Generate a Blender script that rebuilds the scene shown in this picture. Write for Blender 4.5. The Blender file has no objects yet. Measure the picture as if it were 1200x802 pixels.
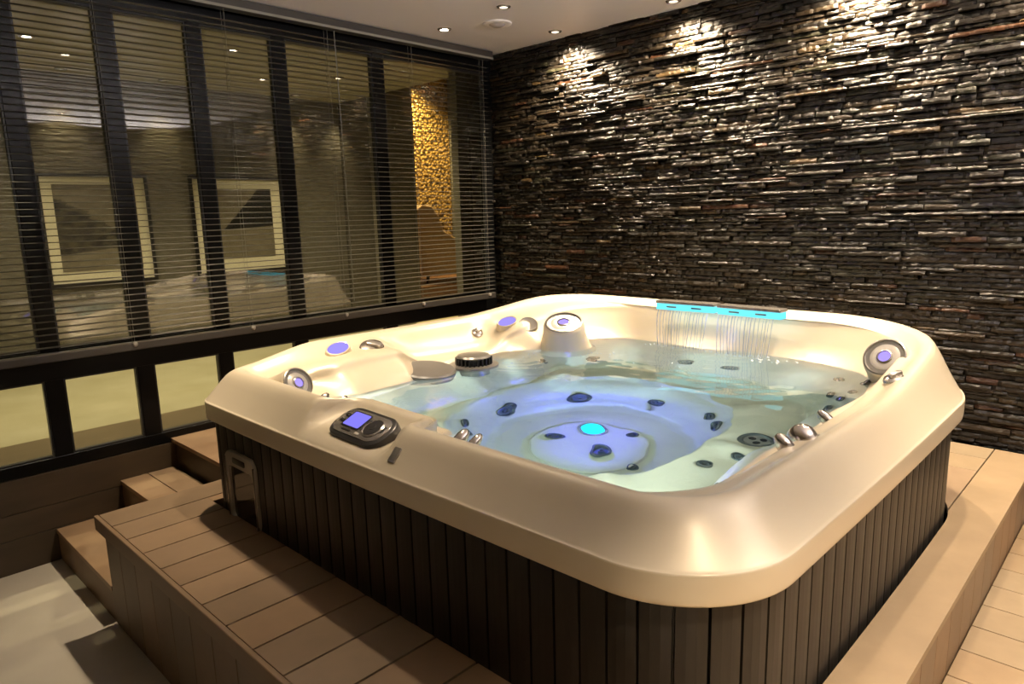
import bpy, bmesh, math, random
import numpy as np
from mathutils import Vector, Matrix
from mathutils.bvhtree import BVHTree
random.seed(7); rng = np.random.default_rng(7)
S = bpy.context.scene
COL = S.collection
PI = math.pi

# ------------------------------------------------------------------ helpers
def link(name, me, mat=None, parent=None, smooth=False):
    o = bpy.data.objects.new(name, me); COL.objects.link(o)
    if mat is not None:
        for m in (mat if isinstance(mat, (list, tuple)) else [mat]): me.materials.append(m)
    if parent is not None: o.parent = parent
    if smooth:
        me.polygons.foreach_set('use_smooth', [True]*len(me.polygons))
    return o
def mesh(name, verts, faces, mat=None, parent=None, smooth=False, edge_split=None):
    me = bpy.data.meshes.new(name)
    me.from_pydata([tuple(map(float, v)) for v in verts], [], faces); me.update()
    o = link(name, me, mat, parent, smooth)
    if smooth and edge_split:
        me.set_sharp_from_angle(angle=math.radians(edge_split))
    return o
def empty(name, loc, rz=0):
    o = bpy.data.objects.new(name, None); COL.objects.link(o)
    o.location = loc; o.rotation_euler = (0, 0, rz); o.empty_display_size = .1
    return o
def tag(o, label=None, cat=None, group=None, kind=None):
    if label: o['label'] = label
    if cat: o['category'] = cat
    if group: o['group'] = group
    if kind: o['kind'] = kind
    return o
class MB:
    """collects shapes into one mesh"""
    def __init__(s): s.v = []; s.f = []
    def add(s, vs, fs):
        n = len(s.v); s.v += [tuple(v) for v in vs]; s.f += [tuple(i+n for i in f) for f in fs]; return s
    def box(s, x0, x1, y0, y1, z0, z1):
        vs = [(x, y, z) for z in (z0, z1) for y in (y0, y1) for x in (x0, x1)]
        return s.add(vs, [(0,2,3,1),(4,5,7,6),(0,1,5,4),(2,6,7,3),(0,4,6,2),(1,3,7,5)])
    def tube(s, pts, r, n=8, cap=True):
        pts = [Vector(p) for p in pts]; rs = r if isinstance(r, (list, tuple)) else [r]*len(pts)
        vs = []; fs = []
        for i, p in enumerate(pts):
            d = (pts[min(i+1, len(pts)-1)]-pts[max(i-1, 0)]).normalized()
            a = d.orthogonal().normalized() if abs(d.z) > .9 else d.cross(Vector((0,0,1))).normalized()
            b = d.cross(a)
            for k in range(n):
                t = 2*PI*k/n; vs.append(p+(a*math.cos(t)+b*math.sin(t))*rs[i])
        for i in range(len(pts)-1):
            for k in range(n):
                k2 = (k+1) % n; fs.append((i*n+k, i*n+k2, (i+1)*n+k2, (i+1)*n+k))
        if cap:
            fs.append(tuple(range(n))[::-1]); fs.append(tuple((len(pts)-1)*n+k for k in range(n)))
        return s.add(vs, fs)
    def lathe(s, prof, n=32, M=None, sx=1., sy=1.):
        """prof: list of (r,z)"""
        vs = []; fs = []
        for r, z in prof:
            for k in range(n):
                t = 2*PI*k/n; p = Vector((r*math.cos(t)*sx, r*math.sin(t)*sy, z)); vs.append(M @ p if M else p)
        for i in range(len(prof)-1):
            for k in range(n):
                k2 = (k+1) % n; fs.append((i*n+k, i*n+k2, (i+1)*n+k2, (i+1)*n+k))
        if prof[0][0] > 1e-6: fs.append(tuple(range(n))[::-1])
        if prof[-1][0] > 1e-6: fs.append(tuple((len(prof)-1)*n+k for k in range(n)))
        return s.add(vs, fs)
    def prism(s, poly, z0, z1, M=None, bevel=0):
        n = len(poly); c = Vector((sum(p[0] for p in poly)/n, sum(p[1] for p in poly)/n))
        lays = [(0, z0), (0, z1)] if not bevel else [(0, z0), (0, z1-bevel), (bevel*.3, z1-bevel*.3), (bevel, z1)]
        vs = []
        for ins, z in lays:
            for p in poly:
                q = Vector(p); d = (q-c); q = q-d.normalized()*ins; v = Vector((q.x, q.y, z)); vs.append(M @ v if M else v)
        fs = []
        for i in range(len(lays)-1):
            for k in range(n):
                k2 = (k+1) % n; fs.append((i*n+k, i*n+k2, (i+1)*n+k2, (i+1)*n+k))
        fs.append(tuple(range(n))[::-1]); fs.append(tuple((len(lays)-1)*n+k for k in range(n)))
        return s.add(vs, fs)
    def build(s, name, mat, parent=None, smooth=False, split=40, bevel=0):
        o = mesh(name, s.v, s.f, mat, parent, smooth, split)
        if bevel:
            m = o.modifiers.new('bevel', 'BEVEL'); m.width = bevel; m.segments = 2; m.limit_method = 'ANGLE'
        return o
def rrect(w, h, r, n=6):
    out = []
    for cx, cy, a0 in ((w/2-r, h/2-r, 0), (-w/2+r, h/2-r, 90), (-w/2+r, -h/2+r, 180), (w/2-r, -h/2+r, 270)):
        for k in range(n+1):
            a = math.radians(a0+90*k/n); out.append((cx+r*math.cos(a), cy+r*math.sin(a)))
    return out
def frame(loc, normal, up=(0,0,1)):
    z = Vector(normal).normalized(); x = Vector(up).cross(z)
    if x.length < 1e-3: x = Vector((1,0,0))
    x.normalize(); y = z.cross(x)
    M = Matrix((x, y, z)).transposed().to_4x4(); M.translation = Vector(loc); return M

# ------------------------------------------------------------------ materials
def newmat(name):
    m = bpy.data.materials.new(name); m.use_nodes = True
    nt = m.node_tree; b = nt.nodes['Principled BSDF']; return m, nt, b
def pbr(name, col, rough=.5, metal=0, spec=.5, coat=0, **kw):
    m, nt, b = newmat(name)
    b.inputs['Base Color'].default_value = (*col, 1); b.inputs['Roughness'].default_value = rough
    b.inputs['Metallic'].default_value = metal; b.inputs['Specular IOR Level'].default_value = spec
    b.inputs['Coat Weight'].default_value = coat; b.inputs['Coat Roughness'].default_value = .08
    return m
def noise(nt, scale, detail=4, stretch=(1,1,1), rough=.5, coord='Object'):
    tc = nt.nodes.new('ShaderNodeTexCoord'); mp = nt.nodes.new('ShaderNodeMapping')
    mp.inputs['Scale'].default_value = stretch
    n = nt.nodes.new('ShaderNodeTexNoise'); n.inputs['Scale'].default_value = scale; n.inputs['Detail'].default_value = detail
    n.inputs['Roughness'].default_value = rough
    nt.links.new(tc.outputs[coord], mp.inputs[0]); nt.links.new(mp.outputs[0], n.inputs['Vector']); return n
def ramp(nt, fac, cols):
    r = nt.nodes.new('ShaderNodeValToRGB'); e = r.color_ramp.elements
    while len(e) < len(cols): e.new(.5)
    for el, (p, c) in zip(e, cols): el.position = p; el.color = (*c, 1)
    nt.links.new(fac, r.inputs[0]); return r
def bump(nt, b, fac, strength=.3, dist=.01):
    bp = nt.nodes.new('ShaderNodeBump'); bp.inputs['Strength'].default_value = strength; bp.inputs['Distance'].default_value = dist
    nt.links.new(fac, bp.inputs['Height']); nt.links.new(bp.outputs[0], b.inputs['Normal'])
def emis(name, col, strength):
    m, nt, b = newmat(name); nt.nodes.remove(b); e = nt.nodes.new('ShaderNodeEmission')
    e.inputs[0].default_value = (*col, 1); e.inputs[1].default_value = strength
    nt.links.new(e.outputs[0], nt.nodes['Material Output'].inputs[0]); return m
def noisy(name, c0, c1, scale=4, stretch=(1,1,1), rough=.5, detail=5, bumpst=.1, bdist=.002, spec=.4, rnd=0., coat=0):
    m, nt, b = newmat(name)
    n = noise(nt, scale, detail, stretch)
    r = ramp(nt, n.outputs['Fac'], [(.3, c0), (.7, c1)])
    nt.links.new(r.outputs[0], b.inputs['Base Color'])
    b.inputs['Roughness'].default_value = rough; b.inputs['Specular IOR Level'].default_value = spec
    b.inputs['Coat Weight'].default_value = coat
    if bumpst: bump(nt, b, n.outputs['Fac'], bumpst, bdist)
    return m

M_frame = pbr('black_steel', (.004,.0042,.0045), .3, 0, .22)
def mk_attrcol(name, rough, spec, scale, stretch, bst, bdist, att='tone', vary=.25):
    """base colour from a per-piece colour attribute, broken up by noise"""
    m, nt, b = newmat(name)
    a = nt.nodes.new('ShaderNodeAttribute'); a.attribute_name = att
    n = noise(nt, scale, 6, stretch, .6)
    mr = nt.nodes.new('ShaderNodeMapRange'); mr.inputs['To Min'].default_value = 1-vary; mr.inputs['To Max'].default_value = 1+vary
    mr.inputs['From Min'].default_value = .3; mr.inputs['From Max'].default_value = .7
    nt.links.new(n.outputs['Fac'], mr.inputs[0])
    mx = nt.nodes.new('ShaderNodeVectorMath'); mx.operation = 'SCALE'
    nt.links.new(a.outputs['Color'], mx.inputs[0]); nt.links.new(mr.outputs[0], mx.inputs['Scale'])
    nt.links.new(mx.outputs[0], b.inputs['Base Color'])
    b.inputs['Roughness'].default_value = rough; b.inputs['Specular IOR Level'].default_value = spec
    bump(nt, b, n.outputs['Fac'], bst, bdist)
    return m
M_stone = mk_attrcol('ledgestone', .34, .6, 38, (1,1,2.2), .9, .006, vary=.35)
M_board = mk_attrcol('deck_board', .5, .35, 6, (1,1,1), .12, .002, vary=.1)
M_gap = pbr('gap_dark', (.012,.009,.006), .9, 0, .1)
M_skirt = mk_attrcol('skirt_plank', .42, .4, 9, (8,8,.6), .15, .0015, vary=.2)
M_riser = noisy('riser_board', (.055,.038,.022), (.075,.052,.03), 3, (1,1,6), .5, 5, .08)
M_tile = noisy('floor_tile', (.45,.41,.34), (.56,.515,.43), 2.2, (1,1,1), .38, 7, .03)
M_ceil = pbr('ceiling_white', (.80,.79,.81), .35, 0, .4)
M_dark = pbr('dark_wall', (.10,.09,.07), .6, 0, .3)
def shell_mat():
    m, nt, b = newmat('pearl_acrylic')
    n = noise(nt, 1.6, 3)
    r = ramp(nt, n.outputs['Fac'], [(.3, (.74,.635,.465)), (.7, (.78,.68,.51))])
    nt.links.new(r.outputs[0], b.inputs['Base Color'])
    b.inputs['Roughness'].default_value = .40; b.inputs['Specular IOR Level'].default_value = .55
    b.inputs['Metallic'].default_value = .12
    b.inputs['Coat Weight'].default_value = .5; b.inputs['Coat Roughness'].default_value = .24
    return m
M_shell = shell_mat()
M_trim = pbr('trim_grey', (.30,.28,.25), .3, .5, .5)
M_trimlt = pbr('trim_light', (.62,.58,.52), .28, .2, .5)
M_chrome = pbr('brushed_chrome', (.55,.50,.45), .2, .9, .5)
M_black = pbr('black_plastic', (.012,.012,.013), .35)
M_char = pbr('charcoal_plastic', (.055,.052,.05), .28, .3)
M_silver = pbr('silver_plastic', (.36,.33,.30), .25, .6)
M_jetdark = pbr('jet_dark', (.10,.112,.115), .45, .1)
M_jetring = pbr('jet_ring', (.13,.13,.125), .28, .5)
M_violet = emis('violet_led', (.24,.20,.62), 1.0)
M_violetw = emis('violet_led_core', (.26,.20,.75), 1.2)
M_cyan = emis('cyan_led', (.11,.56,.68), 1.1)
M_foot = emis('footwell_led', (.02,.75,.95), 1.6)
M_screen = emis('screen_blue', (.16,.14,.62), 1.0)
M_lamp = emis('lamp_warm', (1.,.86,.66), 28.)
M_lampdim = emis('lamp_dim', (1.,.86,.66), 2.2)
M_lampfaint = emis('lamp_faint', (1.,.86,.66), .25)
M_slat = pbr('blind_slat', (.16,.145,.12), .38, .3, .5)
M_cord = pbr('blind_cord', (.25,.24,.2), .7)
M_rail = pbr('blind_rail', (.07,.065,.06), .35, .3)
M_knob = pbr('cord_knob', (.35,.33,.3), .3)

def water_mat(name, tint, ior=1.33, b1=.25):
    m, nt, b = newmat(name); nt.nodes.remove(b); out = nt.nodes['Material Output']
    g = nt.nodes.new('ShaderNodeBsdfRefraction'); g.inputs['IOR'].default_value = ior; g.inputs['Roughness'].default_value = 0
    g.inputs['Color'].default_value = (*tint, 1)
    gl = nt.nodes.new('ShaderNodeBsdfGlossy'); gl.inputs['Roughness'].default_value = .02
    fr = nt.nodes.new('ShaderNodeFresnel'); fr.inputs['IOR'].default_value = ior
    mx = nt.nodes.new('ShaderNodeMixShader')
    nt.links.new(fr.outputs[0], mx.inputs[0]); nt.links.new(g.outputs[0], mx.inputs[1]); nt.links.new(gl.outputs[0], mx.inputs[2])
    nt.links.new(mx.outputs[0], out.inputs[0])
    if b1:
        n = noise(nt, 26, 3); bp = nt.nodes.new('ShaderNodeBump'); bp.inputs['Strength'].default_value = b1; bp.inputs['Distance'].default_value = .004
        nt.links.new(n.outputs['Fac'], bp.inputs['Height'])
        for x in (g, gl, fr): nt.links.new(bp.outputs[0], x.inputs['Normal'])
    return m
M_water = water_mat('spa_water', (.97,.995,1.), b1=0)
_nt = M_water.node_tree; _va = _nt.nodes.new('ShaderNodeVolumeAbsorption'); _va.inputs['Color'].default_value = (.30,.80,.90,1); _va.inputs['Density'].default_value = .38
_nt.links.new(_va.outputs[0], _nt.nodes['Material Output'].inputs['Volume'])
def pane_mat(name, refl, tint):
    m, nt, b = newmat(name); nt.nodes.remove(b); out = nt.nodes['Material Output']
    t = nt.nodes.new('ShaderNodeBsdfTransparent'); t.inputs[0].default_value = (*tint, 1)
    gl = nt.nodes.new('ShaderNodeBsdfGlossy'); gl.inputs['Roughness'].default_value = 0
    lw = nt.nodes.new('ShaderNodeLayerWeight'); lw.inputs['Blend'].default_value = .5
    pw = nt.nodes.new('ShaderNodeMath'); pw.operation = 'POWER'; pw.inputs[1].default_value = 4.; nt.links.new(lw.outputs['Facing'], pw.inputs[0])
    fr = nt.nodes.new('ShaderNodeMapRange'); fr.inputs['To Min'].default_value = refl; fr.inputs['To Max'].default_value = 1.; nt.links.new(pw.outputs[0], fr.inputs[0])
    mx = nt.nodes.new('ShaderNodeMixShader')
    nt.links.new(fr.outputs[0], mx.inputs[0]); nt.links.new(t.outputs[0], mx.inputs[1]); nt.links.new(gl.outputs[0], mx.inputs[2])
    nt.links.new(mx.outputs[0], out.inputs[0]); return m
M_pane = pane_mat('window_glass', .10, (.86,.86,.80))
M_panelow = pane_mat('window_glass_low', .02, (.95,.95,.9))
M_fall = pane_mat('falling_water', .12, (.95,.95,1.))
_nt = M_fall.node_tree; _o = _nt.nodes['Material Output']; _src = _o.inputs[0].links[0].from_socket
_d = _nt.nodes.new('ShaderNodeBsdfTranslucent'); _d.inputs[0].default_value = (.85,.86,.95,1); _d2 = _nt.nodes.new('ShaderNodeBsdfDiffuse'); _d2.inputs[0].default_value = (.85,.86,.95,1)
_a = _nt.nodes.new('ShaderNodeMixShader'); _b = _nt.nodes.new('ShaderNodeMixShader'); _b.inputs[0].default_value = .42
_nt.links.new(_d.outputs[0], _a.inputs[1]); _nt.links.new(_d2.outputs[0], _a.inputs[2]); _nt.links.new(_src, _b.inputs[1]); _nt.links.new(_a.outputs[0], _b.inputs[2]); _nt.links.new(_b.outputs[0], _o.inputs[0])

def pieces(name, boxes, mat, parent=None, bevel=0, tones=None):
    """many boards in one mesh with a tone per board. boxes: (x0,x1,y0,y1,z0,z1)"""
    mb = MB()
    for b in boxes: mb.box(*b)
    o = mb.build(name, mat, parent)
    ca = o.data.color_attributes.new('tone', 'FLOAT_COLOR', 'POINT')
    for i in range(len(boxes)):
        c = tones(i)
        for k in range(8): ca.data[i*8+k].color = (*c, 1)
    if bevel:
        m = o.modifiers.new('bevel', 'BEVEL'); m.width = bevel; m.segments = 1; m.limit_method = 'ANGLE'
    return o
def wood_tone(base, var=.12):
    r = random.Random(int(base[0]*1e4)+len(bpy.data.objects))
    def f(i):
        k = 1+r.uniform(-var, var); w = r.uniform(-.05, .05)
        return (base[0]*k*(1+w), base[1]*k, base[2]*k*(1-w))
    return f

# ------------------------------------------------------------------ camera
r_, u_, f_ = None, None, None
yaw, pitch, roll, F = 7.67162895e-01, 1.81989481e-01, -2.61754340e-02, 815.317
f0 = Vector((-math.sin(yaw)*math.cos(pitch), math.cos(yaw)*math.cos(pitch), -math.sin(pitch)))
r0 = Vector((math.cos(yaw), math.sin(yaw), 0)); u0 = r0.cross(f0)
rr = r0*math.cos(roll)+u0*math.sin(roll); uu = -r0*math.sin(roll)+u0*math.cos(roll)
cam = bpy.data.cameras.new('camera'); co = bpy.data.objects.new('camera', cam); COL.objects.link(co)
Mc = Matrix((rr, uu, -f0)).transposed().to_4x4(); Mc.translation = (0, 0, 1.12); co.matrix_world = Mc
cam.sensor_width = 36; cam.lens = F/1200*36; cam.clip_start = .05; cam.clip_end = 60
S.camera = co

# ------------------------------------------------------------------ room
XW, YW, ZC, ZF = -3.772, 3.777, 2.25, -.47
XR, YF = 1.9, -1.7
ZR = -.222     # lower walkway on the right
def struct(o): o['kind'] = 'structure'; return o
# tiled floor
struct(MB().box(XW-.1, XR, YF, .74, ZF-.1, ZF).build('floor', M_tile))
# ceiling over the spa room
struct(MB().box(XW-.02, XR, YF, YW+.02, ZC, ZC+.12).build('ceiling', M_ceil))
# plain walls behind the camera
struct(MB().box(XR, XR+.1, YF, YW+.1, ZF, ZC).build('wall_right', M_dark))
struct(MB().box(XW, XR, YF-.1, YF, ZF, ZC).build('wall_front', M_dark))

# stacked stone wall ------------------------------------------------
def stone_wall():
    V = []; Fc = []; T = []
    z = ZF
    MB().box(0,0,0,0,0,0)
    cols = [(.034,.029,.024), (.024,.021,.019), (.042,.035,.028), (.018,.017,.016), (.055,.043,.032), (.030,.028,.027), (.100,.074,.040), (.105,.050,.028), (.040,.044,.032)]
    wts = [6,5,5,5,2.6,3,1.6,1.1,3]
    while z < ZC+.01:
        h = random.uniform(.011, .030)
        if z+h > ZC+.02: h = ZC+.02-z
        x = XW-.02-random.uniform(0, .2)
        panel = random.uniform(-.004, .004)
        while x < XR+.1:
            L = random.choice((random.uniform(.05, .14), random.uniform(.10, .32)))
            d = .010+random.betavariate(2, 2)*.013+(random.uniform(.008, .022) if random.random() < .17 else 0)+panel
            c = random.choices(cols, wts)[0]; k = random.uniform(.6, 1.35); c = tuple(a*k*q for a, q in zip(c, (.43, .365, .25)))
            n = max(3, int(L/.016)); b = len(V)
            tilt = random.uniform(-.004, .004); za = random.uniform(-.0015, .0015)
            w = 0
            for i in range(n+1):
                t = i/n; px = x+L*t*.995
                w = .6*w+random.gauss(0, .0022); e = -.006 if i in (0, n) else 0
                dd = max(.003, d+tilt*(t-.5)+w+e)
                hh = h*random.uniform(.86, .99); lo = h*random.uniform(0, .08)
                lip = random.uniform(.0, .45)
                V += [(px, YW+.012, z+lo), (px, YW-dd*.93, z+lo+za), (px, YW-dd, z+h*(.35+lip*.4)), (px, YW-dd+random.uniform(.002, .007), z+hh+za), (px, YW+.012, z+hh)]
                T += [c]*5
                if i:
                    a = b+5*(i-1); q = b+5*i
                    for k_ in range(4): Fc.append((a+k_, q+k_, q+k_+1, a+k_+1))
            Fc.append(tuple(b+k_ for k_ in range(5))); q = b+5*n; Fc.append(tuple(q+k_ for k_ in range(4, -1, -1)))
            x += L+random.uniform(0, .002)
        z += h
    # solid backing
    o = len(V); V += [(xx, yy, zz) for zz in (ZF, ZC+.02) for yy in (YW+.005, YW+.12) for xx in (XW, XR+.1)]
    Fc += [tuple(o+i for i in f) for f in ((0,2,3,1),(4,5,7,6),(0,1,5,4),(2,6,7,3),(0,4,6,2),(1,3,7,5))]; T += [(.01,.009,.008)]*8
    ob = mesh('wall_stone', V, Fc, M_stone)
    ca = ob.data.color_attributes.new('tone', 'FLOAT_COLOR', 'POINT')
    ca.data.foreach_set('color', np.array([(*c, 1) for c in T], dtype=np.float32).ravel())
    ob.name = 'wall_back'
    return struct(ob)
stone_wall()

# window wall -------------------------------------------------------
ym = [(.766,.842), (1.168,1.248), (1.590,1.664), (2.054,2.134), (2.725,2.808)]
YL = -1.7
fr = MB()
fx0, fx1 = XW-.055, XW
fr.box(fx0, fx1, YL, YW, 2.122, ZC)            # head
fr.box(fx0, fx1, YL, YW, .406, .545)           # transom
fr.box(fx0, fx1, YL, YW, -.022, .036)          # bottom rail
edges = [-1.7, -1.62, -.86, -.78, -.05, .03] 
bars = [(-1.7,-1.62), (-.86,-.78), (-.05,.03)]+ym+[(3.68, YW)]
for a, b in bars:
    fr.box(fx0+.002, fx1-.002, a, b, .03, .41); fr.box(fx0+.002, fx1-.002, a, b, .54, 2.13)
# slim glazing beads
win = struct(fr.build('window_1', M_frame, bevel=.002))
bd = MB()
for (a, b), (c, d) in zip(bars[:-1], bars[1:]):
    for z0, z1 in ((.036,.406), (.545,2.122)):
        for q in ((b, c, z0, z0+.008), (b, c, z1-.008, z1)): bd.box(fx0+.02, fx1-.008, q[0], q[1], q[2], q[3])
        for q in ((b, b+.008), (c-.008, c)): bd.box(fx0+.02, fx1-.008, q[0], q[1], z0+.008, z1-.008)
bd.build('glazing_bead', pbr('bead', (.03,.032,.034), .3), win)
for (a, b), (c, d) in zip(bars[:-1], bars[1:]):
    MB().box(XW-.034, XW-.028, b+.002, c-.002, .548, 2.119).build('glass_pane', M_pane, win)
    MB().box(XW-.034, XW-.028, b+.002, c-.002, .038, .404).build('glass_pane', M_panelow, win)
# boarded plinth under the window
pl = MB()
for z0, z1 in ((-.47,-.310), (-.306,-.190), (-.186,-.026)): pl.box(XW-.05, XW+.001, YL, YW, z0, z1)
pl.box(XW-.05, XW-.004, YL, YW, -.47, -.026)
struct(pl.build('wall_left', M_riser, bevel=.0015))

# ------------------------------------------------------------------ decking
WOOD = (.225,.150,.088)
BW = .162
T0 = dict(x0=-2.835, x1=-.482, y0=1.071, y1=3.36)     # hole in the deck for the tub
deck = empty('deck_platform', (-1.6, .72, ZF))
tag(deck, 'raised brown composite deck of cross boards in front of the sunken hot tub', 'deck')
off = Vector((-1.6, .72, ZF))
def loc(boxes, o=off): return [(a-o.x, b-o.x, c-o.y, d-o.y, e-o.z, f-o.z) for a, b, c, d, e, f in boxes]
bs = []
x = -2.966+.0
xs = [-2.966]+[-2.806+BW*i for i in range(20)]
for a, b in zip(xs[:-1], xs[1:]):
    if a > -.53: break
    b = min(b, -.530)
    bs.append((a+.0035, b-.0035, .713, 1.283 if a < -2.9 else T0['y0'], -.022, 0))
bs.append((-2.8025, -2.750, T0['y0'], 1.283, -.022, 0))
pieces('deck_boards', loc(bs), M_board, deck, .0012, wood_tone(WOOD, .13))
pieces('nosing', loc([(-2.968, -.5285, .695, .711, -.058, 0.001)]), M_board, deck, .002, wood_tone(WOOD, 0))
# fascia planks
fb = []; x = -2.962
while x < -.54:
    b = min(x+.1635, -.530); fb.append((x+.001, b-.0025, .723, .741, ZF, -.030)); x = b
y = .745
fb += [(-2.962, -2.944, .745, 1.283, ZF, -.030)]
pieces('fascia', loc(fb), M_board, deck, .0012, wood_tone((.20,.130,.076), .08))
MB().box(-2.94+1.6, -.53+1.6, .745-.72, T0['y0']-.72-.002, 0, .445).build('substructure', M_gap, deck)

side = empty('deck_ledge', (-.45, 2.2, ZF)); so = Vector((-.45, 2.2, ZF))
tag(side, 'long pale wooden ledge plank beside the right side of the hot tub', 'deck')
# ledge plank along the tub, cut back round the curve of the skirt
def strip(name, ys, xl, xr, tone, parent, o):
    V = []; Fc = []
    for y in ys:
        a, b = xl(y), xr(y)
        V += [(a-o.x, y-o.y, -.022-o.z), (b-o.x, y-o.y, -.022-o.z), (b-o.x, y-o.y, -o.z), (a-o.x, y-o.y, -o.z)]
    for i in range(len(ys)-1):
        for k in range(4): Fc.append((4*i+k, 4*i+(k+1) % 4, 4*i+4+(k+1) % 4, 4*i+4+k))
    Fc.append((3,2,1,0)); q = 4*(len(ys)-1); Fc.append((q, q+1, q+2, q+3))
    ob = mesh(name, V, [f[::-1] for f in Fc], M_board, parent)
    ca = ob.data.color_attributes.new('tone', 'FLOAT_COLOR', 'POINT')
    for d in ca.data: d.color = (*tone, 1)
    return ob
def skirt_x(y):                          # right face of the tub skirt, rounded at both corners
    x = -.533; r1, y1_ = .55, 3.27
    if y < 1.35: t = (1.35-y)/.27; x -= .24*(1-math.sqrt(max(0, 1-min(t, 1)**2)))
    if y > y1_-r1: t = (y-(y1_-r1))/r1; x -= r1*(1-math.sqrt(max(0, 1-min(t, 1)**2)))
    return x+.010*math.cos((y-2.17)/1.1*PI/2)
YS = [.697+(YW-.056-.697)*i/120 for i in range(121)]
strip('ledge_plank', YS, lambda y: max(skirt_x(y)+.017, -.5235) if y > 1.07 else -.5235, lambda y: -.364, (.30,.215,.128), side, so)
Y2 = [2.72+(3.358-2.72)*i/60 for i in range(61)]
strip('corner_infill', [y for y in Y2 if skirt_x(y)+.017 < -.530], lambda y: max(skirt_x(y)+.017, -1.05), lambda y: -.5285, (.29,.202,.127), side, so)
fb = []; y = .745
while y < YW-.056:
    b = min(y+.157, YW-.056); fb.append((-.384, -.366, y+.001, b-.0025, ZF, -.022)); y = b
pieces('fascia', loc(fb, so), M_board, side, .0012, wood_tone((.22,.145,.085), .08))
rear = empty('deck_strip', (-2., 3.55, ZF)); ro = Vector((-2., 3.55, ZF))
tag(rear, 'pale wooden deck board between the far end of the hot tub and the stone wall', 'deck')
pieces('deck_boards', loc([(XW+.004, -.5285, 3.362, 3.55, -.022, 0), (XW+.004, -.5285, 3.555, YW-.056, -.022, 0)], ro), M_board, rear, .0012, wood_tone((.30,.215,.128), .05))
MB().box(XW+.01+2, -.53+2, 3.37-3.55, YW-.056-3.55, 0, .445).build('substructure', M_gap, rear)
lefts = empty('deck_landing', (-3.3, 2.3, ZF)); lo_ = Vector((-3.3, 2.3, ZF))
tag(lefts, 'light wooden landing at the top of the steps between window and hot tub', 'deck')
bs = [(XW+.004, -2.748, 1.285+BW*2*i+.0025*(i > 0), min(1.285+BW*2*(i+1)-.0025, 3.358), -.022, 0) for i in range(7) if 1.285+BW*2*i < 3.3]
pieces('deck_boards', loc(bs, lo_), M_board, lefts, .0012, wood_tone((.30,.195,.115), .10))
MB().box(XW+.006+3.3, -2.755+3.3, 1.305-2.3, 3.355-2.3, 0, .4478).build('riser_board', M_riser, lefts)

def step(name, y0, y1, z, zb, label, bsplit):
    e = empty(name, ((XW-2.966)/2, (y0+y1)/2, ZF)); o = Vector(e.location)
    tag(e, label, 'step', 'wooden steps up to the hot tub deck')
    n = bsplit; w = (y1-y0)/n
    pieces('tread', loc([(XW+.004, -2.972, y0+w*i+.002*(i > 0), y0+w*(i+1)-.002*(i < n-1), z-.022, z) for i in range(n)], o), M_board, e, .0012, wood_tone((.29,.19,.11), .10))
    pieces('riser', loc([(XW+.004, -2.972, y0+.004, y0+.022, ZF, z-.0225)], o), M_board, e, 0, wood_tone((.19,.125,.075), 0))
    MB().box(XW+.006-o.x, -2.974-o.x, y0+.024-o.y, y1-o.y, 0, z-.0226-ZF).build('carcass', M_gap, e)
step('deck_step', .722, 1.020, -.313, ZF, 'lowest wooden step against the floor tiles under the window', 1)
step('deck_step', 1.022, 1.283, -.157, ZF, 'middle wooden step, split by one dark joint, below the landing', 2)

walk = empty('deck_walkway', (.7, 2.2, ZF)); wo = Vector((.7, 2.2, ZF))
tag(walk, 'lower walkway of pale wooden boards right of the ledge', 'deck')
bs = []; y = .745
yy = [2.150+.1625*i for i in range(-9, 11)]
for a, b in zip(yy[:-1], yy[1:]):
    if b > YW-.056: b = YW-.056
    if a < b: bs.append((-.362, XR-.005, a+.002, b-.002, ZR-.022, ZR))
pieces('deck_boards', loc(bs, wo), M_board, walk, .0012, wood_tone((.30,.215,.128), .07))
MB().box(-.36-.7, XR-.01-.7, .70-2.2, YW-.056-2.2, 0, ZR-.0226-ZF).build('substructure', M_gap, walk)

# ------------------------------------------------------------------ hot tub
OX0, OX1, OY0, OY1 = -2.765, -.503, 1.052, 3.300
NC, NS = 20, 84      # samples per corner / per side
def ring(x0, x1, y0, y1, r, bow=0.):
    """closed outline, counter-clockwise, r = radii (front-left, front-right, back-right, back-left)"""
    w, h = x1-x0, y1-y0; m = min(w, h)/2
    fl, frr, br, bl = [min(a, m*.999) for a in r]
    P = []
    cs = [((x0+fl, y0+fl), fl, 180), ((x1-frr, y0+frr), frr, 270), ((x1-br, y1-br), br, 0), ((x0+bl, y1-bl), bl, 90)]
    for i, ((cx, cy), rad, a0) in enumerate(cs):
        for k in range(NC+1):
            a = math.radians(a0+90*k/NC); P.append((cx+rad*math.cos(a), cy+rad*math.sin(a)))
        (nx, ny), nr, na = cs[(i+1) % 4]
        a1 = math.radians(na); q = (nx+nr*math.cos(a1), ny+nr*math.sin(a1)); p = P[-1]
        for k in range(1, NS):
            t = k/NS; P.append((p[0]+(q[0]-p[0])*t, p[1]+(q[1]-p[1])*t))
    P = np.array(P)
    if bow:
        cx, cy = (x0+x1)/2, (y0+y1)/2
        u = (P[:,0]-cx)/(w/2); v = (P[:,1]-cy)/(h/2)
        P[:,0] += bow*u*(1-np.clip(v, -1, 1)**2); P[:,1] += bow*v*(1-np.clip(u, -1, 1)**2)
    return P
def sm(t): t = np.clip(t, 0, 1); return t*t*(3-2*t)
def zcrest(P):
    x, y = P[:,0], P[:,1]
    left = sm((-1.5-x)/.8); right = 1-left
    zl = .548+.055*sm((y-1.15)/.40)+.050*sm((y-2.35)/.8)
    zr = .540+.088*sm((y-2.20)/.75)+.022*sm((y-2.8)/.5)
    return zl*left+zr*right
R0 = (.115,.27,.56,.36)
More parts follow.
